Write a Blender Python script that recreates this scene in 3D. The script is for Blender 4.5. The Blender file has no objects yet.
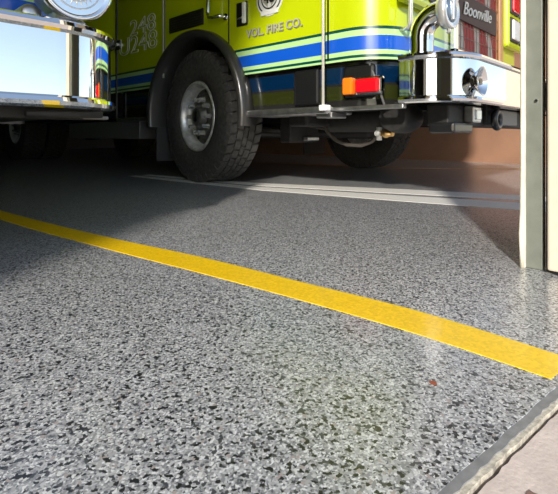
import bpy, bmesh, math, random
from mathutils import Vector, Matrix
random.seed(7)
PI = math.pi
C = bpy.context.scene.collection
sc = bpy.context.scene

# ------------------------------------------------------------------ materials
def mat(name, col, rough=.5, metal=0., coat=0., trans=0., noise=None, bump=None, emit=None, spec=.5, coat_rough=.05):
    m = bpy.data.materials.new(name); m.use_nodes = True
    nt = m.node_tree; b = nt.nodes['Principled BSDF']
    b.inputs['Base Color'].default_value = (*col, 1)
    b.inputs['Roughness'].default_value = rough
    b.inputs['Metallic'].default_value = metal
    b.inputs['Coat Weight'].default_value = coat
    b.inputs['Coat Roughness'].default_value = coat_rough
    b.inputs['Transmission Weight'].default_value = trans
    b.inputs['Specular IOR Level'].default_value = spec
    if noise or bump:
        g = nt.nodes.new('ShaderNodeNewGeometry')
    if noise:                       # (scale, amount) mottling of the base colour
        n = nt.nodes.new('ShaderNodeTexNoise'); n.inputs['Scale'].default_value = noise[0]; n.inputs['Detail'].default_value = 4
        r = nt.nodes.new('ShaderNodeMapRange')
        r.inputs[1].default_value = .3; r.inputs[2].default_value = .7
        r.inputs[3].default_value = 1 - noise[1]; r.inputs[4].default_value = 1 + noise[1]
        h = nt.nodes.new('ShaderNodeHueSaturation'); h.inputs['Color'].default_value = (*col, 1)
        nt.links.new(g.outputs['Position'], n.inputs['Vector'])
        nt.links.new(n.outputs['Fac'], r.inputs[0]); nt.links.new(r.outputs[0], h.inputs['Value'])
        nt.links.new(h.outputs['Color'], b.inputs['Base Color'])
    if bump:
        n2 = nt.nodes.new('ShaderNodeTexNoise'); n2.inputs['Scale'].default_value = bump[0]; n2.inputs['Detail'].default_value = 3
        bp = nt.nodes.new('ShaderNodeBump'); bp.inputs['Strength'].default_value = bump[1]; bp.inputs['Distance'].default_value = bump[2]
        nt.links.new(g.outputs['Position'], n2.inputs['Vector'])
        nt.links.new(n2.outputs['Fac'], bp.inputs['Height']); nt.links.new(bp.outputs['Normal'], b.inputs['Normal'])
    return m

M = {}
M['lime'] = mat('lime_paint', (.46, .55, .004), .28, coat=1., spec=.4)
M['blue'] = mat('blue_stripe', (.004, .085, .52), .28, coat=1.)
M['green'] = mat('dark_green_stripe', (.0, .055, .045), .28, coat=1.)
M['pale'] = mat('pale_green_stripe', (.42, .66, .28), .32, coat=1.)
M['black'] = mat('black_paint', (.008, .008, .009), .35, coat=.3)
M['under'] = mat('chassis_black', (.014, .013, .012), .6, noise=(30, .4))
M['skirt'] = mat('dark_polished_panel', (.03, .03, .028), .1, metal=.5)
M['skirt_blue'] = mat('skirt_blue_reflection', (.001, .014, .045), .15, coat=1.)  # mirrored blue stripe, painted onto the polished skirt as a dark band
M['skirt_olive'] = mat('skirt_olive_reflection', (.022, .026, .005), .15, coat=1.)  # mirrored lime body, painted onto the skirt as dark olive
M['chrome'] = mat('chrome', (.86, .86, .85), .045, metal=1., bump=(9, .05, .004))
M['steel'] = mat('polished_steel', (.62, .61, .59), .2, metal=1.)
M['alu'] = mat('dull_aluminium', (.55, .55, .54), .38, metal=1., noise=(20, .2))
M['grey_box'] = mat('grey_metal', (.16, .16, .16), .5, metal=.3)
M['rubber'] = mat('tyre_rubber', (.055, .052, .048), .75, noise=(40, .35), bump=(120, .2, .002))
M['mud'] = mat('mud_flap_rubber', (.05, .05, .05), .7)
M['red'] = mat('red_lens', (.75, .004, .012), .18, coat=1.)
M['amber'] = mat('amber_lens', (.9, .2, .01), .2, coat=1.)
M['clear'] = mat('clear_lens', (.8, .82, .82), .12, coat=1.)
M['glass'] = mat('cab_glass', (.012, .015, .016), .03, spec=.6)
M['white'] = mat('white_vinyl', (.75, .76, .72), .4)
M['silver'] = mat('silver_vinyl', (.55, .55, .43), .4, metal=.3)
M['silver_dark'] = mat('weathered_silver_vinyl', (.42, .42, .34), .45, metal=.3)
M['brass'] = mat('brass', (.7, .45, .18), .35, metal=1.)
M['brown'] = mat('brown_wall_paint', (.26, .135, .08), .6, noise=(3, .12))
M['cream'] = mat('cream_paint', (.6, .525, .41), .5, noise=(14, .06), bump=(60, .1, .002))
M['trackgrey'] = mat('grey_green_paint', (.16, .17, .14), .5, noise=(18, .15))
M['trackcream'] = mat('worn_cream_paint', (.66, .62, .5), .45, noise=(25, .15))
M['wall'] = mat('inner_wall_paint', (.13, .11, .1), .7)
M['ceil'] = mat('ceiling_grey', (.1, .1, .1), .8)
M['tan'] = mat('tan_reflection', (.5, .27, .11), .35, coat=.5)  # reflection in the chrome grille frame, painted as a flat tan
M['rusty'] = mat('reddish_brown_fleck', (.28, .07, .03), .6)
M['stain'] = mat('brown_stain', (.22, .13, .1), .8)

def epoxy():
    m = bpy.data.materials.new('epoxy_flake'); m.use_nodes = True
    nt = m.node_tree; N = nt.nodes; L = nt.links; b = N['Principled BSDF']
    g = N.new('ShaderNodeNewGeometry')
    # warp so flakes are ragged chips rather than neat cells
    wn = N.new('ShaderNodeTexNoise'); wn.inputs['Scale'].default_value = 240; wn.inputs['Detail'].default_value = 2
    L.new(g.outputs['Position'], wn.inputs['Vector'])
    mx = N.new('ShaderNodeVectorMath'); mx.operation = 'MULTIPLY_ADD'
    mx.inputs[1].default_value = (.005, .005, .0)
    L.new(wn.outputs['Color'], mx.inputs[0]); L.new(g.outputs['Position'], mx.inputs[2])
    def cells(scale, stops, off):
        ad = N.new('ShaderNodeVectorMath'); ad.operation = 'ADD'; ad.inputs[1].default_value = (off, off*1.7, 0)
        L.new(mx.outputs[0], ad.inputs[0])
        v = N.new('ShaderNodeTexVoronoi'); v.voronoi_dimensions = '2D'; v.inputs['Scale'].default_value = scale
        L.new(ad.outputs[0], v.inputs['Vector'])
        s = N.new('ShaderNodeSeparateColor'); L.new(v.outputs['Color'], s.inputs['Color'])
        r = N.new('ShaderNodeValToRGB'); r.color_ramp.interpolation = 'CONSTANT'
        e = r.color_ramp.elements
        while len(e) < len(stops): e.new(.5)
        for i, (p, c) in enumerate(stops):
            e[i].position = p; e[i].color = (*c, 1)
        L.new(s.outputs['Red'], r.inputs['Fac'])
        return r, s
    base, _ = cells(390, [(0, (.11, .116, .13)), (.13, (.24, .244, .252)), (.38, (.355, .356, .358)), (.63, (.47, .475, .48)), (.87, (.68, .685, .68))], 0)
    big, s2 = cells(225, [(0, (.02, .021, .024)), (.45, (.06, .063, .07)), (.8, (.6, .6, .58)), (.93, (.36, .31, .29))], 3.3)
    gt = N.new('ShaderNodeMath'); gt.operation = 'GREATER_THAN'; gt.inputs[1].default_value = .8
    L.new(s2.outputs['Green'], gt.inputs[0])
    mix = N.new('ShaderNodeMix'); mix.data_type = 'RGBA'
    L.new(gt.outputs[0], mix.inputs['Factor']); L.new(base.outputs['Color'], mix.inputs['A']); L.new(big.outputs['Color'], mix.inputs['B'])
    L.new(mix.outputs['Result'], b.inputs['Base Color'])
    b.inputs['Roughness'].default_value = .34
    b.inputs['Coat Weight'].default_value = .55; b.inputs['Coat Roughness'].default_value = .16
    bn = N.new('ShaderNodeTexNoise'); bn.inputs['Scale'].default_value = 55; bn.inputs['Detail'].default_value = 3
    L.new(g.outputs['Position'], bn.inputs['Vector'])
    bp = N.new('ShaderNodeBump'); bp.inputs['Strength'].default_value = .18; bp.inputs['Distance'].default_value = .003
    L.new(bn.outputs['Fac'], bp.inputs['Height']); L.new(bp.outputs['Normal'], b.inputs['Normal']); L.new(bp.outputs['Normal'], b.inputs['Coat Normal'])
    return m
M['epoxy'] = epoxy()

def paint(name, col, wear):
    m = mat(name, col, .42, coat=.35, coat_rough=.2)
    nt = m.node_tree; N = nt.nodes; L = nt.links; b = N['Principled BSDF']
    g = N.new('ShaderNodeNewGeometry')
    v = N.new('ShaderNodeTexVoronoi'); v.inputs['Scale'].default_value = 170; L.new(g.outputs['Position'], v.inputs['Vector'])
    s = N.new('ShaderNodeSeparateColor'); L.new(v.outputs['Color'], s.inputs['Color'])
    r = N.new('ShaderNodeMapRange'); r.inputs[3].default_value = 1 - wear; r.inputs[4].default_value = 1 + wear*.35
    L.new(s.outputs['Red'], r.inputs[0])
    h = N.new('ShaderNodeHueSaturation'); h.inputs['Color'].default_value = (*col, 1)
    L.new(r.outputs[0], h.inputs['Value']); L.new(h.outputs['Color'], b.inputs['Base Color'])
    return m
M['yellow'] = paint('yellow_line_paint', (.98, .62, .006), .14)
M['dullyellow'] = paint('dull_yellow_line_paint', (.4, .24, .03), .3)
M['whiteline'] = paint('white_line_paint', (.86, .83, .77), .12)
M['whiteline'].node_tree.nodes['Principled BSDF'].inputs['Coat Weight'].default_value = 0
M['concrete'] = mat('beige_concrete', (.62, .52, .46), .85, noise=(30, .1), bump=(150, .3, .003))
M['edge'] = mat('rough_cement_edge', (.52, .47, .38), .9, noise=(120, .35), bump=(180, .5, .003))
M['edgegrey'] = mat('grey_epoxy_edge', (.22, .22, .22), .5, noise=(60, .2))

def flag_mat():
    m = mat('flag_mesh_print', (.5, .05, .03), .5)
    nt = m.node_tree; N = nt.nodes; L = nt.links; b = N['Principled BSDF']
    g = N.new('ShaderNodeNewGeometry')
    w = N.new('ShaderNodeTexWave'); w.bands_direction = 'X'; w.inputs['Scale'].default_value = 1.05
    w.inputs['Distortion'].default_value = 2.6; w.inputs['Detail'].default_value = 1.; w.inputs['Detail Scale'].default_value = 2.2
    L.new(g.outputs['Position'], w.inputs['Vector'])
    r = N.new('ShaderNodeValToRGB'); e = r.color_ramp.elements
    e[0].position = .58; e[0].color = (.36, .008, .006, 1); e[1].position = .68; e[1].color = (.5, .43, .37, 1)
    L.new(w.outputs['Fac'], r.inputs['Fac']); L.new(r.outputs['Color'], b.inputs['Base Color'])
    return m
M['flag'] = flag_mat()

# ------------------------------------------------------------------ mesh helpers
class MB:
    """collects shapes into one bmesh; build() links it as ONE mesh object"""
    def __init__(s): s.bm = bmesh.new(); s.mats = []
    def mi(s, m):
        m = M[m] if isinstance(m, str) else m
        if m not in s.mats: s.mats.append(m)
        return s.mats.index(m)
    def _fin(s, faces, m, smooth):
        i = s.mi(m)
        for f in faces: f.material_index = i; f.smooth = smooth
    def box(s, x0, x1, y0, y1, z0, z1, m, bev=0., rot=None):
        vs = [Vector((x, y, z)) for x in (x0, x1) for y in (y0, y1) for z in (z0, z1)]
        c = Vector(((x0+x1)/2, (y0+y1)/2, (z0+z1)/2))
        if rot: vs = [c + rot @ (v-c) for v in vs]
        v = [s.bm.verts.new(p) for p in vs]
        fs = [s.bm.faces.new([v[i] for i in q]) for q in ((0,1,3,2),(4,6,7,5),(0,4,5,1),(2,3,7,6),(0,2,6,4),(1,5,7,3))]
        if bev:
            ed = list({e for f in fs for e in f.edges})
            r = bmesh.ops.bevel(s.bm, geom=ed, offset=bev, segments=2, affect='EDGES', profile=.5)
            fs = list({f for vv in r['verts'] for f in vv.link_faces} | {f for f in fs if f.is_valid})
        s._fin(fs, m, False); return s
    def lathe(s, prof, m, axis='X', at=(0,0,0), seg=40, rot=None, smooth=True, mats=None):
        """prof: (radius, along-axis) pairs"""
        at = Vector(at); rings = []
        for r, a in prof:
            ring = []
            for k in range(seg):
                t = 2*PI*k/seg; p, q = r*math.cos(t), r*math.sin(t)
                v = Vector((a, p, q)) if axis == 'X' else Vector((p, a, q)) if axis == 'Y' else Vector((p, q, a))
                if rot: v = rot @ v
                ring.append(s.bm.verts.new(at + v))
            rings.append(ring)
        for j in range(len(rings)-1):
            fs = []
            for k in range(seg):
                k2 = (k+1) % seg
                fs.append(s.bm.faces.new((rings[j][k], rings[j][k2], rings[j+1][k2], rings[j+1][k])))
            s._fin(fs, mats[j] if mats else m, smooth)
        for ring, (r, a), ma in ((rings[0], prof[0], 0), (rings[-1], prof[-1], -1)):
            if r > 1e-4: s._fin([s.bm.faces.new(ring)], mats[ma] if mats else m, False)
        return s
    def tube(s, pts, r, m, seg=12, closed=False, caps=True):
        pts = [Vector(p) for p in pts]; n = len(pts); rings = []
        up = None
        for i, p in enumerate(pts):
            if closed: d = pts[(i+1) % n] - pts[i-1]
            else: d = pts[min(i+1, n-1)] - pts[max(i-1, 0)]
            d.normalize()
            if up is None:
                up = Vector((0,0,1)) if abs(d.z) < .9 else Vector((1,0,0))
            a = d.cross(up).normalized(); up = a.cross(d).normalized()
            rr = r[i] if isinstance(r, (list, tuple)) else r
            rings.append([s.bm.verts.new(p + a*rr*math.cos(2*PI*k/seg) + up*rr*math.sin(2*PI*k/seg)) for k in range(seg)])
        fs = []
        for j in range(n if closed else n-1):
            A, B = rings[j], rings[(j+1) % n]
            for k in range(seg):
                k2 = (k+1) % seg; fs.append(s.bm.faces.new((A[k], A[k2], B[k2], B[k])))
        s._fin(fs, m, True)
        if caps and not closed: s._fin([s.bm.faces.new(rings[0]), s.bm.faces.new(rings[-1])], m, False)
        return s
    def prism(s, poly, z0, z1, m, mside=None):
        a = [s.bm.verts.new((x, y, z0)) for x, y in poly]; b = [s.bm.verts.new((x, y, z1)) for x, y in poly]
        n = len(poly)
        s._fin([s.bm.faces.new(a), s.bm.faces.new(b)], m, False)
        s._fin([s.bm.faces.new((a[i], a[(i+1) % n], b[(i+1) % n], b[i])) for i in range(n)], mside or m, False)
        return s
    def sweep(s, path, prof, m, closed=False, capend=True, smooth=False):
        """path: list of (point2d, outward normal2d); prof: closed loop of (outward offset, z)"""
        rings = [[s.bm.verts.new((p[0]+n[0]*o, p[1]+n[1]*o, z)) for o, z in prof] for p, n in path]
        k = len(prof); fs = []
        for j in range(len(rings) - (0 if closed else 1)):
            A, B = rings[j], rings[(j+1) % len(rings)]
            for i in range(k):
                fs.append(s.bm.faces.new((A[i], A[(i+1) % k], B[(i+1) % k], B[i])))
        s._fin(fs, m, smooth)
        if capend and not closed: s._fin([s.bm.faces.new(rings[0]), s.bm.faces.new(rings[-1])], m, False)
        return s
    def mesh(s, name):
        bmesh.ops.remove_doubles(s.bm, verts=s.bm.verts, dist=1e-6)
        bmesh.ops.recalc_face_normals(s.bm, faces=s.bm.faces)
        me = bpy.data.meshes.new(name); s.bm.to_mesh(me); s.bm.free()
        for m in s.mats: me.materials.append(m)
        return me
    def build(s, name, parent=None, loc=None, rotz=0., auto=None):
        me = s.mesh(name); o = bpy.data.objects.new(name, me); C.objects.link(o)
        if auto:
            me.set_sharp_from_angle(angle=math.radians(auto))
        if parent: o.parent = parent
        if loc: o.location = loc
        o.rotation_euler.z = rotz
        return o

def tag(o, label=None, cat=None, group=None, kind=None):
    if label: o['label'] = label
    if cat: o['category'] = cat
    if group: o['group'] = group
    if kind: o['kind'] = kind
    return o
def struct(mb, name): return tag(mb.build(name), kind='structure')
def empty(name, loc, rotz=0.):
    o = bpy.data.objects.new(name, None); C.objects.link(o); o.location = loc; o.rotation_euler.z = rotz
    o.empty_display_size = .3
    return o
def cut(o, cutters):
    """boolean difference, baked"""
    tmp = []
    for c in cutters:
        md = o.modifiers.new('cut', 'BOOLEAN'); md.operation = 'DIFFERENCE'; md.object = c; md.solver = 'EXACT'
        try: md.material_mode = 'TRANSFER'
        except Exception: pass
    bpy.context.view_layer.update()
    me = bpy.data.meshes.new_from_object(o.evaluated_get(bpy.context.evaluated_depsgraph_get()))
    o.modifiers.clear(); o.data = me
    for c in cutters: bpy.data.objects.remove(c)
def text_mesh(txt, size, mname, parent, name, matrix, depth=.002, shear=0., spacing=1., offset=0., outline=0.):
    cu = bpy.data.curves.new('t', 'FONT'); cu.body = txt; cu.size = size; cu.align_x = 'CENTER'
    cu.extrude = depth; cu.shear = shear; cu.space_character = spacing; cu.offset = offset
    if outline:
        cu.fill_mode = 'NONE'; cu.extrude = 0; cu.bevel_depth = outline; cu.bevel_resolution = 1
    o = bpy.data.objects.new('t', cu); C.objects.link(o); bpy.context.view_layer.update()
    me = bpy.data.meshes.new_from_object(o.evaluated_get(bpy.context.evaluated_depsgraph_get()))
    bpy.data.objects.remove(o)
    me.transform(matrix); me.materials.clear(); me.materials.append(M[mname])
    r = bpy.data.objects.new(name, me); C.objects.link(r); r.parent = parent
    return r
def side_mat(x, y, z):
    """text plane on the truck's right side (faces -X, reads towards -Y)"""
    return Matrix(((0,0,-1,x),(-1,0,0,y),(0,1,0,z),(0,0,0,1)))
def front_mat(x, y, z):
    return Matrix(((1,0,0,x),(0,0,-1,y),(0,1,0,z),(0,0,0,1)))

def outline(w, y0, y1, r, n=9, inset=0.):
    """plan outline of a truck body, front (-Y) corners rounded"""
    w -= inset; y0 += inset; y1 -= inset; r = max(r - inset, .02)
    p = [(-w, y1)]
    for k in range(n+1):
        t = PI + (PI/2)*k/n; p.append((-w+r + r*math.cos(t), y0+r + r*math.sin(t)))
    for k in range(n+1):
        t = 1.5*PI + (PI/2)*k/n; p.append((w-r + r*math.cos(t), y0+r + r*math.sin(t)))
    p.append((w, y1)); return p
def banded(mb, poly, zs, ms, topm, botm):
    n = len(poly)
    rings = [[mb.bm.verts.new((x, y, z)) for x, y in poly] for z in zs]
    for j, m in enumerate(ms):
        A, B = rings[j], rings[j+1]
        mb._fin([mb.bm.faces.new((A[i], A[(i+1) % n], B[(i+1) % n], B[i])) for i in range(n)], m, True)
    mb._fin([mb.bm.faces.new(rings[0])], botm, False); mb._fin([mb.bm.faces.new(rings[-1])], topm, False)

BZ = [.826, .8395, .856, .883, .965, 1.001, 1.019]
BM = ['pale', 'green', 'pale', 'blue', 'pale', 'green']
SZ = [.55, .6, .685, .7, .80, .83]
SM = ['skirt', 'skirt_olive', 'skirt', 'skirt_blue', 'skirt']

# ------------------------------------------------------------------ wheels
def tyre_mesh(R, W):
    mb = MB(); ri = .29; w = W/2
    prof = [(ri, -w*.72), (ri+.012, -w*.9), (ri+.08, -w), (R-.14, -w*1.02), (R-.06, -w*.97), (R-.018, -w*.9),
            (R-.016, -w*.5), (R-.016, w*.5), (R-.018, w*.9), (R-.06, w*.97), (R-.14, w*1.02), (ri+.08, w), (ri+.012, w*.9), (ri, w*.72), (ri, -w*.72)]
    seg = 72
    rings = [[mb.bm.verts.new((a, r*math.cos(2*PI*k/seg), r*math.sin(2*PI*k/seg))) for k in range(seg)] for r, a in prof[:-1]]
    n = len(rings)
    mb._fin([mb.bm.faces.new((rings[j][k], rings[j][(k+1) % seg], rings[(j+1) % n][(k+1) % seg], rings[(j+1) % n][k])) for j in range(n) for k in range(seg)], 'rubber', True)
    # tread blocks: five rows of chunky lugs, shoulders wrapping onto the sidewall
    nb = 42
    rows = [(-.92, -.56, 0), (-.49, -.17, .5), (-.11, .11, .15), (.17, .49, .5), (.56, .92, 0)]
    for a0, a1, ph in rows:
        sh = abs(a0) > .9 or abs(a1) > .9
        for k in range(nb):
            t0 = 2*PI*(k+ph)/nb; t1 = t0 + 2*PI/nb*.78; tm = (t0+t1)/2
            vs = []
            for rr in (R-.03, R):
                for (aa, tt) in ((a0, t0), (a1, t0 + .02*(1 if ph else -1)), (a1, t1 + .02*(1 if ph else -1)), (a0, t1)):
                    v = mb.bm.verts.new((aa*w, rr*math.cos(tt), rr*math.sin(tt))); vs.append(v)
            q = [(4,5,6,7), (0,1,5,4), (1,2,6,5), (2,3,7,6), (3,0,4,7)]
            mb._fin([mb.bm.faces.new([vs[i] for i in f]) for f in q], 'rubber', False)
            if sh:      # shoulder lug down the sidewall
                s = -1 if a0 < 0 else 1
                v2 = [mb.bm.verts.new((s*w*x, rr*math.cos(tt), rr*math.sin(tt))) for x, rr in ((.92, R), (1.01, R-.055), (.9, R-.055)) for tt in (t0, t1)]
                mb._fin([mb.bm.faces.new([v2[i] for i in f]) for f in ((0,1,3,2), (0,2,4), (1,5,3), (2,3,5,4))], 'rubber', False)
    return mb.mesh('tyre')
MESH = {}
def add_wheel(parent, x, y, side, steer=0., dual=False):
    """side -1: outer face towards -X"""
    R, W = .545, .31
    if 'tyre' not in MESH:
        MESH['tyre'] = tyre_mesh(R, W)
        rim = MB()      # outward is -x
        w = W/2
        rim.lathe([(.292, w*.6), (.292, -w*.86), (.278, -w*.92), (.262, -w*.86), (.252, -w*.55), (.235, -w*.28), (.205, -w*.2), (.178, -w*.34), (.165, -w*.55), (.12, -w*.58), (.1, -w*.58)],
                  'rimsteel', seg=48, mats=['rimsteel']*5 + ['rimdark']*5)
        for k in range(10):
            t = 2*PI*(k+.5)/10
            rim.lathe([(.017, -w*.24), (.017, -w*.28)], 'black', at=(0, .22*math.cos(t), .22*math.sin(t)), seg=12)
        MESH['rim'] = rim.mesh('rim')
        MESH['rim_rear'] = MESH['rim'].copy(); MESH['rim_rear'].materials[0] = M['white']  # rear rim painted white in place of bright chrome reflections
        hub = MB(); hub.lathe([(.105, -w*.5), (.105, -w*.66), (.085, -w*.72), (.08, -w*.86), (.06, -w*.9), (.0, -w*.91)], 'rimdark', seg=32)
        hub.lathe([(.045, -w*.9), (.045, -w*.94), (.0, -w*.94)], 'black', seg=20)
        MESH['hub'] = hub.mesh('hub')
        lug = MB(); lug.lathe([(.024, -w*.52), (.024, -w*.62), (.02, -w*.62), (.019, -w*.88), (.0, -w*.95)], 'white_metal', seg=6, smooth=False)
        MESH['lug'] = lug.mesh('lug_nut')
    t = bpy.data.objects.new('wheel', MESH['tyre']); C.objects.link(t); t.parent = parent
    t.location = (x, y, R)
    t.rotation_euler.z = steer + (0 if side < 0 else PI)
    for nm in ('rim_rear' if dual else 'rim', 'hub'):
        o = bpy.data.objects.new(nm.split('_')[0], MESH[nm]); C.objects.link(o); o.parent = t
    for k in range(10):
        a = 2*PI*k/10
        o = bpy.data.objects.new('lug_nut', MESH['lug']); C.objects.link(o); o.parent = t
        o.location = (0, .142*math.cos(a), .142*math.sin(a))
    if dual:
        t2 = bpy.data.objects.new('wheel', MESH['tyre']); C.objects.link(t2); t2.parent = parent
        t2.location = (x - side*(W+.02), y, R)
    return t

def pole(pts, r, m='chrome'): return MB().tube(pts, r, m)
def arc(c, r, a0, a1, n, plane='YZ', fixed=0.):
    out = []
    for k in range(n+1):
        t = a0 + (a1-a0)*k/n; p, q = c[0]+r*math.cos(t), c[1]+r*math.sin(t)
        out.append((fixed, p, q) if plane == 'YZ' else (p, fixed, q) if plane == 'XZ' else (p, q, fixed))
    return out

# ------------------------------------------------------------------ fire engine
def make_engine(loc, label, main, bz=0.):
    root = tag(empty('fire_engine', loc), label, 'fire engine', 'lime fire engines parked in the bays')
    HW = 1.26
    # --- cab shell with stripes wrapped round its rounded front corners
    body = MB()
    banded(body, outline(HW, -1.70, 1.405, .28), [z + bz for z in BZ] + [1.62, 2.55, 2.95], BM + ['lime', 'lime', 'lime'], 'white', 'black')
    cab = body.build('cab', root, auto=35)
    def arch_cutters(yc, r):
        cs = []
        for s in (-1, 1):
            k = MB(); k.lathe([(r, -.34), (r, .34)], 'black', at=(s*1.12, yc, .55), seg=56)
            k.box(s*1.12-.34, s*1.12+.34, yc-r, yc+r, 0, .56, 'black')
            cs.append(k.build('cutter'))
        return cs
    def arch_cut_body(o, yc, r):
        for s in (-1, 1):
            k = MB()
            prof = [(yc+r*math.cos(PI*i/40), .55+r*math.sin(PI*i/40)) for i in range(41)] + [(yc-r, .2), (yc+r, .2)]
            x0, x1 = s*1.12-.38, s*1.12+.38
            a = [k.bm.verts.new((x0, p, q)) for p, q in prof]; b = [k.bm.verts.new((x1, p, q)) for p, q in prof]
            n = len(prof)
            k._fin([k.bm.faces.new(a), k.bm.faces.new(b)] + [k.bm.faces.new((a[i], a[(i+1) % n], b[(i+1) % n], b[i])) for i in range(n)], 'under', False)
            c = k.build('cutter'); cut(o, [c])
    for o in (cab,):
        o.parent = None; arch_cut_body(o, .07, .655); o.parent = root
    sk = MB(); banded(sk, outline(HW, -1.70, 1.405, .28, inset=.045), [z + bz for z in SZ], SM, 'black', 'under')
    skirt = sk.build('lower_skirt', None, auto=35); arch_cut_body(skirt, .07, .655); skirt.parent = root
    # rear body behind the cab
    rb = MB()
    banded(rb, [(-HW+.01, 6.6), (-HW+.01, 1.43), (HW-.01, 1.43), (HW-.01, 6.6)], [.56] + BZ + [2.7], ['skirt'] + BM + ['lime'], 'black', 'under')
    rear = rb.build('rear_body', None); arch_cut_body(rear, 4.85, .62); rear.parent = root
    # windscreen and side glass
    ws = MB()
    pl = [p for p in outline(HW+.006, -1.706, 1.4, .286) if p[1] < -1.35]
    n = len(pl); lo = [ws.bm.verts.new((x, y, 1.72)) for x, y in pl]; hi = [ws.bm.verts.new((x, y, 2.5)) for x, y in pl]
    ws._fin([ws.bm.faces.new((lo[i], lo[i+1], hi[i+1], hi[i])) for i in range(n-1)], 'glass', True)
    pi_ = [(x*.985, y*.985) for x, y in pl]
    lo2 = [ws.bm.verts.new((x, y, 1.72)) for x, y in pi_]; hi2 = [ws.bm.verts.new((x, y, 2.5)) for x, y in pi_]
    ws._fin([ws.bm.faces.new((lo2[i], hi2[i], hi2[i+1], lo2[i+1])) for i in range(n-1)] + [ws.bm.faces.new((lo[i], lo2[i], lo2[i+1], lo[i+1])) for i in range(n-1)], 'black', True)
    ws.build('windshield', root)
    for s in (-1, 1):
        x0, x1 = sorted((s*(HW-.01), s*(HW+.008)))
        for y0, y1 in ((-1.2, -.42), (.58, 1.3)):
            MB().box(x0, x1, y0, y1, 1.78, 2.5, 'glass', .004).build('side_window', root)
    # --- bumper : vertical chrome plate with rolled rims, swept round the corners
    path = []
    BW = HW - .025
    ol = outline(BW, -2.08, -1.76, .27, n=16)
    ol = [(-BW, -1.76)] + ol[1:-1] + [(BW, -1.76)]
    for i, p in enumerate(ol):
        a = Vector(ol[max(i-1, 0)]); b = Vector(ol[min(i+1, len(ol)-1)]); d = (b-a).normalized()
        path.append((p, (d.y, -d.x)))
    if path[len(path)//2][1][1] > 0: path = [(p, (-n[0], -n[1])) for p, n in path]
    zb, zt = .56 + bz, .826 + bz
    prof = [(-.07, zb), (.004, zb), (.018, zb+.007), (.022, zb+.019), (.018, zb+.031), (.004, zb+.038), (.004, zt-.038),
            (.018, zt-.031), (.022, zt-.019), (.018, zt-.007), (.004, zt), (-.07, zt), (-.07, zt-.02), (-.02, zt-.02), (-.02, zb+.02), (-.07, zb+.02)]
    bmp = MB().sweep(path, prof, 'chrome', smooth=True).build('bumper', root, auto=25)
    MB().prism([(x*.97, y*.985) for x, y in ol], zt-.03, zt-.012, 'alu').build('bumper_deck', root)
    # black valance and bracket under the bumper
    v = MB()
    if main:
        v.box(-1.0, 1.0, -1.93, -1.8, .44, .565, 'under', .01)
    else:
        v.box(-1.1, 1.16, -1.98, -1.9, zb-.03, zb+.01, 'under', .005)
    v.build('valance', root)
    if not main:
        MB().box(1.08, 1.17, -2.0, -1.94, zb-.03, zb-.018, 'grey_box', .004).build('bracket', root)
        MB().tube([(.9, -2.03, zb-.018), (1.13, -2.03, zb-.014)], .012, 'under').build('rod', root)
    # --- chassis
    fr = MB()
    for s in (-1, 1):
        fr.box(s*.43-.04, s*.43+.04, -1.95, 6.5, .46, .7, 'under')
    fr.box(-.45, .45, -1.5, -1.35, .48, .66, 'under'); fr.box(-.45, .45, 2.2, 2.35, .48, .68, 'under')
    fr.build('frame_rails', root)
    ax = MB().tube([(-1.05, 0, .535), (-.8, 0, .5), (-.6, 0, .42), (.6, 0, .42), (.8, 0, .5), (1.05, 0, .535)], .065, 'under')
    ax.box(-.62, -.38, -.6, .6, .5, .56, 'under'); ax.box(.38, .62, -.6, .6, .5, .56, 'under')
    ax.build('front_axle', root)
    MB().tube([(-1.0, 4.85, .535), (1.0, 4.85, .535)], .09, 'under').lathe([(.1, -.2), (.22, -.1), (.22, .1), (.1, .2)], 'under', at=(0, 4.85, .52)).build('rear_axle', root)
    st = MB().tube([(-.95, -.28, .40), (.95, -.28, .40)], .025, 'under')
    st.build('tie_rod', root)
    MB().box(-.3, .3, -1.0, .2, .36, .6, 'under', .04).build('oil_pan', root)
    st_r = math.radians(-7) if main else 0
    for s in (-1, 1):
        add_wheel(root, s*((1.095 if s < 0 else 1.12) if main else .98), .08 if s < 0 else -.05, s, st_r)
        add_wheel(root, s*1.085, 4.85, s, 0, dual=True)
        # wheel-arch trim
        f = MB(); ring = []
        pr = [(.655, -.14), (.66, .055), (.675, .075), (.70, .08), (.722, .065), (.728, .03), (.728, -.0)]
        N_ = 36
        for k in range(N_+1):
            t = math.radians(-8 + 196*k/N_)
            ring.append([f.bm.verts.new((s*(HW+o), .065+(r-.066)*math.cos(t), .55+(r-.035)*math.sin(t))) for r, o in pr])
        fs = [f.bm.faces.new((ring[j][i], ring[j][i+1], ring[j+1][i+1], ring[j+1][i])) for j in range(N_) for i in range(len(pr)-1)]
        fs += [f.bm.faces.new((ring[j][0], ring[j+1][0], ring[j+1][-1], ring[j][-1])) for j in range(N_)]
        fs += [f.bm.faces.new(ring[0]), f.bm.faces.new(ring[-1])]
        f._fin(fs, 'fender', True); f.build('wheel_arch_trim', root, auto=50)
        # mud flap behind the wheel
        x0, x1 = sorted((s*1.25, s*.83))
        MB().box(x0, x1, .66, .685, .15, .56, 'mud', .006).build('mud_flap', root)
        # running boards
        x0, x1 = sorted((s*1.0, s*1.29))
        MB().box(x0, x1, -1.30, -.57, .52, .565, 'alu', .012).build('running_board', root)
        x0, x1 = sorted((s*1.0, s*1.285))
        stp = MB().box(x0, x1, .72, 1.40, .52, .56, 'alu', .01); stp.build('running_board', root)
        x0, x1 = sorted((s*.9, s*1.24))
        MB().box(x0, x1, 1.0, 2.7, .35, .53, 'grey_box', .01).build('step_box', root)
        x0, x1 = sorted((s*1.19, s*1.235))
        MB().box(x0, x1, -1.78, -1.3, .535, .56, 'alu', .006).build('lower_trim', root)
    # --- grille with flag screen and script
    g = MB()
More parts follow.
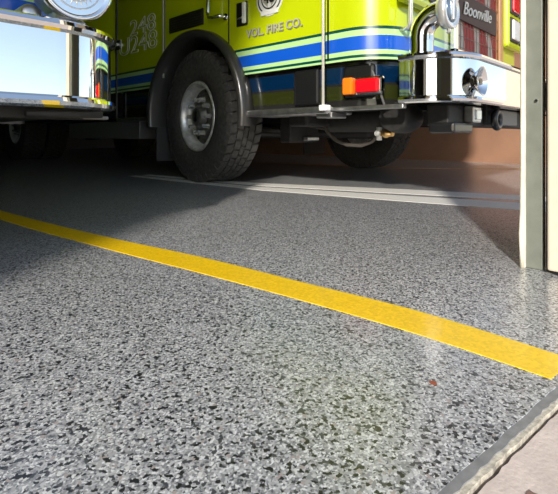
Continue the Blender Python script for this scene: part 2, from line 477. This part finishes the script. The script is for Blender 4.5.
    g.box(-.44, .56, -1.745, -1.70, .93, .985, 'chrome', .01); g.box(-.44, .56, -1.745, -1.70, 1.62, 1.68, 'chrome', .01)
    g.box(-.44, -.385, -1.745, -1.70, .93, 1.68, 'chrome', .01); g.box(.47, .56, -1.745, -1.70, .93, 1.68, 'tan', .01)
    grille = g.build('grille', root)
    if main:
        MB().box(-.385, .47, -1.712, -1.70, .985, 1.62, 'flag').build('flag_screen', grille)
        bars = MB()
        for k in range(15): bars.tube([(-.37+.06*k, -1.726, .985), (-.37+.06*k, -1.726, 1.62)], .0022, 'barsteel', seg=6)
        for k in range(8): bars.tube([(-.385, -1.73, 1.0+.08*k), (.47, -1.73, 1.0+.08*k)], .002, 'barsteel', seg=6)
        bars.build('mesh_bars', grille)
        MB().box(-.385, .40, -1.738, -1.722, 1.19, 1.385, 'dark_wood', .003).build('name_plate', grille)
        text_mesh('Boonville', .132, 'white', grille, 'script_name', front_mat(-.03, -1.745, 1.25) @ Matrix.Rotation(.06, 4, 'Z') @ Matrix.Diagonal((1.15, 1, 1, 1)), .003, shear=.35)
    # headlight clusters
    for s in (-1, 1):
        b = MB(); xc = s*.9
        b.box(xc-.26, xc+.26, -1.76, -1.69, 1.14, 1.66, 'lime', .03)
        hb = b.build('headlight_bezel', root)
        for (za, zb_, mm) in ((1.45, 1.6, 'red'), (1.21, 1.38, 'clear')):
            for q in (-1, 1):
                fr_ = MB().box(xc+q*.12-.105, xc+q*.12+.105, -1.772, -1.755, za-.02, zb_+.02, 'black', .012)
                fr_.build('lens_frame', hb)
                MB().box(xc+q*.12-.085, xc+q*.12+.085, -1.79, -1.765, za, zb_, mm, .012).build('lens', hb)
    # light bar + roof detail (above the picture, seen from elsewhere and in reflections)
    lb = MB().box(-.75, .75, -1.45, -1.1, 2.95, 3.0, 'black', .01).build('light_bar', root)
    for s in (-1, 1): MB().box(s*.4-.34, s*.4+.34, -1.44, -1.11, 3.0, 3.14, 'red', .03).build('lens', lb)

    if main:
        xs = -HW
        # door seams
        for y in (.52, -.36, -1.295):
            MB().box(xs-.003, xs+.01, y-.006, y+.006, .84 if y != .52 else 1.02, 1.75, 'black').build('door_seam', root)
        MB().box(xs-.012, xs+.0, .528, .545, .90, 1.75, 'silver').build('door_edge_trim', root)
        MB().box(xs-.012, xs+.004, 1.41, 1.425, .56, 2.6, 'black').build('body_gap', root)
        # vent
        vt = MB().box(xs-.012, xs+.004, -.05, .437, 1.277, 1.41, 'black', .006)
        for k in range(6): vt.box(xs-.018, xs-.01, -.04, .427, 1.288+.02*k, 1.296+.02*k, 'vent', .001)
        vt.build('vent', root)
        # door handles
        def handle(y0, y1, z0, z1):
            h = MB().box(xs-.012, xs+.004, y0, y1, z0, z1, 'black', .008).build('door_handle', root)
            MB().box(xs-.032, xs-.01, y0+.004, y0+.034, z0+.012, z1-.01, 'white', .006).build('paddle', h)
            MB().tube([(xs-.02, y1-.035, z0+.05), (xs-.02, y0+.03, z0+.06)], .011, 'steel').build('latch', h)
        handle(-.572, -.455, 1.185, 1.36)
        h = MB().box(xs-.012, xs+.004, 1.33, 1.45, 1.26, 1.36, 'black', .008).build('door_handle', root)
        MB().tube([(xs-.025, 1.36, 1.31), (xs-.03, 1.62, 1.325)], .014, 'chrome').build('latch', h)
        MB().tube([(xs-.035, 1.40, 1.25), (xs-.035, 1.36, 1.35)], .008, 'chrome').build('paddle', h)
        # grab rails
        MB().tube([(xs-.005, -.33, 1.285), (xs-.06, -.315, 1.285), (xs-.065, -.24, 1.285), (xs-.07, -.205, 1.29), (xs-.07, -.195, 1.33), (xs-.07, -.195, 2.1), (xs, -.195, 2.13)], .014, 'chrome').lathe([(.026, -.012), (.026, .0)], 'chrome', at=(xs, -.33, 1.285), seg=16).build('grab_rail', root)
        gr = MB().tube([(xs-.05, -1.295, .56), (xs-.05, -1.295, 2.2), (xs, -1.295, 2.22)], .0095, 'pale_rail', seg=12)
        gr = gr.build('grab_rail', root)
        MB().box(xs-.065, xs-.01, -1.325, -1.27, .535, .572, 'clear', .008).build('rail_foot', gr)
        MB().box(.94-2.2, 1.1-2.2, -1.32, -1.20, .495, .53, 'alu', .006).build('rail_bracket', root)
        # lettering
        for wd_, dy in (('VOL.', .181), ('FIRE', -.012), ('CO.', -.186)):
            text_mesh(wd_, .079, 'silver_shadow', root, 'lettering_shadow', side_mat(xs-.003, -.838+dy, 1.087), .001, spacing=1.08, offset=.003)
            text_mesh(wd_, .079, 'silver', root, 'door_lettering', side_mat(xs-.006, -.832+dy, 1.091), .001, spacing=1.08, offset=.0005)
        text_mesh('248', .215, 'white', root, 'unit_number', side_mat(xs-.006, .90, 1.36) @ Matrix.Diagonal((1.5, 1, 1, 1)), .001, outline=.0034)
        text_mesh('U248', .24, 'white', root, 'unit_number', side_mat(xs-.006, 1.0, 1.19) @ Matrix.Diagonal((1.38, 1, 1, 1)), .001, outline=.0034)
        # crest
        cr = MB()
        ys, zc = -.795, 1.335
        cr.lathe([(.0, -.004), (.128, -.004), (.128, .004)], 'white', axis='X', at=(xs, ys, zc), seg=40, smooth=False)
        crest = cr.build('crest', root)
        k = MB()
        for r0, r1, o in ((.104, .115, -.0065), (.07, .08, -.0065)):
            a = [k.bm.verts.new((xs+o, ys+r0*math.cos(2*PI*i/40), zc+r0*math.sin(2*PI*i/40))) for i in range(40)]
            b = [k.bm.verts.new((xs+o, ys+r1*math.cos(2*PI*i/40), zc+r1*math.sin(2*PI*i/40))) for i in range(40)]
            k._fin([k.bm.faces.new((a[i], a[(i+1) % 40], b[(i+1) % 40], b[i])) for i in range(40)], 'black', False)
        # maltese arms
        for q in range(4):
            t = q*PI/2 + PI/4
            pts = [(.03, -.25), (.068, -.55), (.068, .55), (.03, .25)]
            k._fin([k.bm.faces.new([k.bm.verts.new((xs-.006, ys+r*math.cos(t+d), zc+r*math.sin(t+d))) for r, d in pts])], 'silver_dark', False)
        k.build('crest_rings', crest)
        text_mesh('48', .1, 'black', crest, 'crest_number', side_mat(xs-.008, ys, zc-.035), .001, offset=.003)
        scr = MB().box(xs-.008, xs-.003, ys-.085, ys+.085, zc-.118, zc-.082, 'white', .004).build('crest_scroll', crest)
        MB().box(-1.235, -1.21, -1.20, -.99, .58, .815, 'black', .02).build('step_recess', root)
        # recessed corner with marker lamps
        mp = MB().box(-1.235, -1.21, -1.60, -1.385, .605, .80, 'black', .02).build('lamp_panel', root)
        MB().box(-1.275, -1.225, -1.475, -1.405, .625, .727, 'amber', .012).build('amber_marker_lamp', mp)
        rl = MB().box(-1.262, -1.215, -1.665, -1.485, .618, .724, 'chrome', .016).build('red_turn_lamp', mp)
        MB().box(-1.285, -1.25, -1.652, -1.50, .63, .712, 'red', .014).build('lens', rl)
        MB().tube([(-1.225, -1.66, .56), (-1.228, -1.61, .70), (-1.225, -1.565, .80)], .007, 'grey_box').build('lamp_cable', root)
        # chrome front intake : riser, elbow and capped end
        xi = -1.165
        pts = [(xi, -1.85, .80), (xi, -1.85, .90)] + [(xi, -1.965+.115*math.cos(PI/2*k/8), .915+.115*math.sin(PI/2*k/8)) for k in range(1, 9)] + [(xi, -1.985, 1.03)]
        fi = MB().tube(pts, .064, 'chrome', seg=24)
        fi.lathe([(.078, .0), (.078, .016), (.06, .022)], 'chrome', axis='Z', at=(xi, -1.85, .812), seg=28)
        fi.lathe([(.066, -.014), (.066, .014)], 'chrome', axis='Z', at=(xi, -1.85, .905), seg=28)
        fi = fi.build('front_intake', root, auto=40)
        cp = MB().lathe([(.064, .03), (.094, .03), (.099, .0), (.095, -.02), (.083, -.024), (.077, -.014)], 'white_metal', axis='Y', at=(xi, -2.0, 1.035), seg=36)
        cp.lathe([(.0, -.022), (.03, -.02), (.078, -.012)], 'cap_blue', axis='Y', at=(xi, -2.0, 1.035), seg=36)
        cp.box(xi-.012, xi+.012, -2.032, -2.01, .98, 1.09, 'alu', .004)
        cp.build('intake_cap', fi)
        for a in (PI/6, PI*5/6, PI*1.5):
            MB().tube([(xi+.08*math.cos(a), -2.0, 1.035+.08*math.sin(a)), (xi+.118*math.cos(a), -2.0, 1.035+.118*math.sin(a))], .011, 'white_metal').build('cap_lug', fi)
        # corner grab handle on the cab front
        MB().tube([(-1.078, -1.68, 1.0), (-1.10, -1.745, 1.0), (-1.106, -1.758, 1.03), (-1.106, -1.758, 1.57), (-1.10, -1.745, 1.6), (-1.078, -1.68, 1.6)], .013, 'white_metal').build('grab_rail', root)
        # air horn mounted through the bumper
        ah = MB().lathe([(.018, .12), (.018, .07), (.026, .04), (.046, .0), (.074, -.03), (.079, -.036), (.074, -.034), (.044, .006), (.02, .04), (.0, .045)], 'chrome', axis='Y', at=(-1.02, -2.085, .672), seg=32)
        ah.build('air_horn', root)
        MB().lathe([(.013, -.006), (.02, .0), (.013, .006)], 'clear', axis='Y', at=(-1.02, -2.06, .672), seg=16)
        # under-bumper lamp and tow eye
        ul = MB().box(-.785, -.665, -1.99, -1.93, .462, .558, 'alu', .008).build('under_lamp', root)
        MB().box(-.765, -.685, -2.0, -1.985, .48, .538, 'clear', .006).build('lens', ul)
        MB().tube(arc((-.37, .49), .052, 0, 2*PI*15/16, 15, 'XZ', -1.985), .022, 'black', closed=True).build('tow_eye', root)
        MB().box(-.30, .12, -1.97, -1.94, .455, .56, 'grey_box', .006).build('tow_plate', root)
        MB().box(-1.02, -.74, -1.97, -1.82, .40, .46, 'black', .015).build('skid_plate', root)
        # hoses, air tank and valve below the cab
        MB().tube([(-.84, -.86, .57), (-.84, -.92, .50), (-.84, -.97, .41), (-.84, -1.05, .35), (-.84, -1.14, .322), (-.84, -1.26, .318), (-.84, -1.34, .345), (-.84, -1.4, .40), (-.84, -1.42, .55)], .013, 'hose').build('air_hose', root)
        MB().tube([(-.7, -.5, .55), (-.72, -.7, .46), (-.72, -.9, .43), (-.74, -1.2, .45), (-.76, -1.5, .56)], .01, 'hose').build('air_hose', root)
        MB().lathe([(.0, -.32), (.07, -.31), (.09, -.27), (.09, .27), (.07, .31), (.0, .32)], 'under', axis='Y', at=(-.74, -1.2, .50), seg=24).build('air_tank', root)
        vv = MB().lathe([(.02, -.05), (.022, -.02), (.03, -.01), (.03, .01), (.02, .015), (.02, .05)], 'brass', axis='Y', at=(-.86, -1.46, .40), seg=12)
        vv.build('drain_valve', root)
        MB().tube([(-.86, -1.41, .355), (-.86, -1.41, .44)], .018, 'white').tube([(-.89, -1.41, .40), (-.83, -1.41, .40)], .02, 'white').build('valve_body', root)
        MB().box(-.9, -.55, -.66, -.55, .33, .56, 'under', .01).build('spring_hanger', root)
        MB().box(-1.08, -.7, -.98, -.80, .45, .56, 'under', .02).build('step_bracket', root)
        MB().box(-.76, -.62, -.72, -.67, .345, .375, 'alu', .006).build('sway_bar_clamp', root)
        MB().tube([(-.95, -.36, .44), (-.7, -.62, .40), (.3, -.62, .42)], .022, 'under').build('sway_bar', root)
        MB().lathe([(.085, -.12), (.1, -.06), (.1, .06), (.085, .12)], 'under', axis='X', at=(-.95, -1.62, .50), seg=24).build('horn_can', root)
    else:
        # round chrome siren standing on the left end of the bumper
        xi, yi, zi = 1.065, -1.97, .885
        sr = MB().lathe([(.03, .20), (.075, .17), (.098, .09), (.1, .0)], 'alu', axis='Y', at=(xi, yi, zi), seg=40)
        sr.box(xi-.05, xi+.05, yi+.02, yi+.12, zt-.015, zi-.08, 'alu', .012)
        sr = sr.build('siren', root, auto=40)
        MB().lathe([(.096, .012), (.118, .008), (.124, -.012), (.119, -.03), (.108, -.034), (.1, -.02)], 'chrome', axis='Y', at=(xi, yi, zi), seg=48).build('siren_rim', sr)
        sg = MB().lathe([(.0, -.02), (.05, -.018), (.1, -.008)], 'siren_face', axis='Y', at=(xi, yi, zi), seg=40)
        for k in range(24):
            t = 2*PI*k/24
            sg.tube([(xi+.018*math.cos(t), yi-.024, zi+.018*math.sin(t)), (xi+.1*math.cos(t), yi-.014, zi+.1*math.sin(t))], .0028, 'chrome', seg=6)
        for r in (.03, .055, .08): sg.tube([(xi+r*math.cos(2*PI*k/32), yi-.024+.006*r/.1, zi+r*math.sin(2*PI*k/32)) for k in range(32)], .0026, 'chrome', seg=6, closed=True)
        sg.build('siren_grille', sr)
        bt = MB().lathe([(.0, -.04), (.028, -.036), (.034, -.02), (.034, .07), (.02, .09)], 'alu', axis='Y', at=(xi-.12, yi+.06, zt+.035), seg=28)
        bt.box(xi-.14, xi-.10, yi+.04, yi+.10, zt-.015, zt+.012, 'alu')
        bt.build('air_horn', root)
    return root

M['rimsteel'] = mat('dull_rim_steel', (.68, .67, .65), .28, metal=.5, noise=(25, .25))
M['rimdark'] = mat('hub_dark_steel', (.17, .165, .155), .35, metal=.6)
M['fender'] = mat('brushed_fender_trim', (.075, .073, .07), .3, metal=.55, coat=.4)
M['barsteel'] = mat('grille_wire', (.3, .27, .24), .35, metal=.8)
M['silver_shadow'] = mat('lettering_shadow_vinyl', (.2, .2, .1), .45)
M['vent'] = mat('vent_slats', (.03, .028, .02), .5)
M['hose'] = mat('grey_hose', (.07, .06, .05), .5)
M['pale_rail'] = mat('rail_pale_metal', (.78, .76, .66), .3, metal=.25)
M['white_metal'] = mat('bright_satin_metal', (.85, .85, .84), .25, metal=.7)
M['cap_blue'] = mat('cap_blue_grey', (.2, .27, .36), .25, metal=.6)
M['dark_wood'] = mat('dark_brown_plate', (.05, .02, .015), .5)
M['siren_face'] = mat('siren_face', (.55, .57, .6), .3, metal=.8)

make_engine((3.44, 2.95, 0), 'lime fire engine with blue stripes and front wheel in full view, behind the door post', True)
make_engine((-.46, 3.48, 0), 'fire engine at the left edge showing only chrome bumper corner and round siren', False, bz=-.088)

# ------------------------------------------------------------------ setting
def edge_pts(off, n, amp, seed):
    r = random.Random(seed); x0, x1 = -.6, 1.41
    out = [(-9., .5+off), (-2.2, .5+off), (-1.2, .43+off)]
    for k in range(n+1):
        x = x0+(x1-x0)*k/n; out.append((x, .176 - .14*(x-.585) + off + r.uniform(-amp, amp)))
    return out + [(2., .05+off), (9.5, .05+off)]
EX0, EX1 = -9., 9.5
HEAD = 3.35
e1 = edge_pts(.018, 120, .0012, 1); e2 = edge_pts(.0065, 160, .0016, 2); e3 = edge_pts(0, 160, .0014, 3)
struct(MB().prism(e1 + [(6.75, 13.), (-6.2, 13.)], -.15, 0, 'epoxy'), 'floor')
struct(MB().prism(e1 + e2[::-1], -.15, -.001, 'edgegrey'), 'trim_1')
struct(MB().prism(e2 + e3[::-1], -.15, -.003, 'edge'), 'trim_2')
struct(MB().prism([(EX0*4, -40), (EX1*4, -40), (EX1*4, .045)] + [(x, y-.006) for x, y in e3[::-1]] + [(EX0*4, .495)], -.16, -.006, 'concrete'), 'ground')
struct(MB().box(6.6, 6.75, .3, 13, 0, 4.6, 'brown'), 'wall_right')
struct(MB().box(-6.2, -6.0, .3, 13, 0, 4.6, 'wall'), 'wall_left')
struct(MB().box(-6.2, 6.75, 13, 13.2, 0, 4.6, 'wall'), 'wall_back')
struct(MB().box(-6.2, 6.75, -.2, 13.2, 4.6, 4.75, 'ceil'), 'ceiling')
w = MB()
for x0, x1 in ((-9., -2.2), (6.15, 9.)):
    w.box(x0, x1, -.2, .314, -.02, 4.6, 'cream')
w.box(-2.2, 6.15, -.2, .314, HEAD, 4.6, 'cream')
struct(w, 'wall_front')
w = MB()
for x0, x1 in ((-6., -2.21), (1.47, 2.04), (6.16, 6.6)): w.box(x0, x1, .3145, .328, .0, 3.63, 'wall')
w.box(-6., 6.6, .3145, .328, HEAD+.01, 4.6, 'wall')
struct(w, 'trim_5')  # dark lining added so the wall's inner face mirrors dark in the bumper
struct(MB().box(1.416, 2.05, .1, .314, .012, HEAD, 'cream', .006), 'trim_3')
struct(MB().box(1.43, 2.036, .12, .30, 0, .012, 'black'), 'trim_4')  # black block standing in for the shadow gap under the pier
struct(MB().box(6.585, 6.6, .3, 13, 0, .1, 'brown'), 'baseboard_right')

# roll-up door track on the inside of the pier
tr = tag(empty('door_track', (1.456, .36, 0)), 'grey green steel door track post with cream front edge beside the white pier', 'door track')
a = MB().box(-.012, .03, .016, .028, 0, 3.3, 'trackcream', .002)
a.tube([(-.011, .025, 0), (-.012, .026, .05), (-.016, .027, .1), (-.012, .025, .16), (-.010, .024, .3), (-.010, .024, 3.3)], .006, 'trackcream', seg=8)
a.build('front_flange', tr)
MB().box(-.004, .03, -.027, .017, 0, 3.3, 'trackgrey', .003).build('channel', tr)
MB().box(.03, .2, -.044, -.028, 0, 3.3, 'grey_box').build('back_plate', tr)
for z in (.49, 1.0):
    MB().lathe([(.004, -.011), (.004, -.002)], 'steel', at=(0, -.012, z), seg=6, smooth=False).build('bolt', tr)

# ------------------------------------------------------------------ floor lines
def floor_line(name, left, right, m, label, cat='floor line', group=None, z=.0012):
    poly = left + right[::-1]
    return tag(MB().prism(poly, .0, z, m).build(name), label, cat, group, 'thing')
def smooth(pts, n=6):
    out = []
    for i in range(len(pts)-1):
        p0, p1, p2, p3 = pts[max(i-1,0)], pts[i], pts[i+1], pts[min(i+2, len(pts)-1)]
        for k in range(n):
            t = k/n
            out.append(tuple(.5*(2*p1[j] + (p2[j]-p0[j])*t + (2*p0[j]-5*p1[j]+4*p2[j]-p3[j])*t*t + (3*p1[j]-p0[j]-3*p2[j]+p3[j])*t**3) for j in (0,1)))
    return out + [pts[-1]]
yl = smooth([(.40, 5.2), (.607, 2.351), (.697, 1.521), (.761, 1.03), (.799, .69), (.82, .399), (.816, .175)])
yr = smooth([(.50, 5.2), (.679, 2.631), (.777, 1.695), (.86, 1.165), (.897, .774), (.927, .451), (.912, .162)])
floor_line('floor_line', yl, yr, 'yellow', 'bright yellow line painted across the foreground floor')
floor_line('floor_line', [(2.08, 3.95), (2.19, 2.3), (2.40, 1.3), (2.58, .55)], [(2.17, 3.95), (2.32, 2.457), (2.62, 1.42), (2.88, .55)], 'whiteline',
           'wider nearer one of two pale lines on the floor by the fire engine wheel', z=.0011)
floor_line('floor_line', [(2.225, 3.95), (2.371, 2.505), (2.703, 1.457), (3.02, .55)], [(2.315, 3.95), (2.494, 2.636), (2.93, 1.586), (3.26, .55)], 'whiteline',
           'narrower farther one of two pale lines on the floor under the fire engine', z=.0011)
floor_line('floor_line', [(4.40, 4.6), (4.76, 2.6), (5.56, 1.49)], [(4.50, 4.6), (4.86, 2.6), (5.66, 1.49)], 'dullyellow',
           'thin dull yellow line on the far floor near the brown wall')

# little chips on the floor and stains on the concrete
def chip(x, y, r, m, label, name, cat, z0, th):
    rr = random.Random(int(x*1000)); p = [(x+r*rr.uniform(.6, 1.1)*math.cos(t*PI/5), y+r*rr.uniform(.6, 1.1)*math.sin(t*PI/5)) for t in range(10)]
    return tag(MB().prism(p, z0, z0+th, m).build(name), label, cat)
chip(.675, .307, .006, 'rusty', 'small reddish brown chip on the speckled floor below the yellow line', 'paint_chip', 'chip', 0, .0015)
chip(.545, .135, .0085, 'stain', 'larger brown spot on the beige concrete beside the threshold', 'dirt_spot', 'spot', -.006, .001)
chip(.60, .108, .005, 'stain', 'smaller brown spot on the beige concrete at the bottom edge', 'dirt_spot', 'spot', -.006, .001)

# ------------------------------------------------------------------ light
wd = bpy.data.worlds.new('sky'); sc.world = wd; wd.use_nodes = True
nt = wd.node_tree; bg = nt.nodes['Background']
sky = nt.nodes.new('ShaderNodeTexSky'); sky.sky_type = 'NISHITA'; sky.sun_disc = False
sky.sun_elevation = math.radians(27); sky.altitude = 0; sky.air_density = 1.; sky.dust_density = .5; sky.ozone_density = 1.
sd = Vector((-.857, -.514, 0))        # towards the sun
sky.sun_rotation = math.atan2(sd.x, sd.y)
hs = nt.nodes.new('ShaderNodeHueSaturation'); hs.inputs['Saturation'].default_value = .85
nt.links.new(sky.outputs['Color'], hs.inputs['Color']); nt.links.new(hs.outputs['Color'], bg.inputs['Color']); bg.inputs['Strength'].default_value = .22
sl = bpy.data.lights.new('sun', 'SUN'); sl.energy = 4.7; sl.angle = math.radians(3.5); sl.color = (1., .945, .865)
so = bpy.data.objects.new('sun', sl); C.objects.link(so)
el = math.radians(24.5)
d = Vector((.857*math.cos(el), .514*math.cos(el), -math.sin(el)))
so.rotation_euler = d.to_track_quat('-Z', 'Y').to_euler(); so.location = (-8, -5, 6)

# ------------------------------------------------------------------ camera
cam = bpy.data.cameras.new('camera'); co = bpy.data.objects.new('camera', cam); C.objects.link(co)
co.location = (0, 0, .39); co.rotation_euler = (PI/2, 0, -math.radians(46.5))
cam.sensor_fit = 'HORIZONTAL'; cam.sensor_width = 36; cam.lens = 36*446/558
cam.shift_y = -(247-135)/558
cam.clip_start = .02
sc.camera = co
vs = sc.view_settings; vs.view_transform = 'Standard'; vs.look = 'None'; vs.gamma = 1; vs.exposure = .17
vs.use_curve_mapping = False
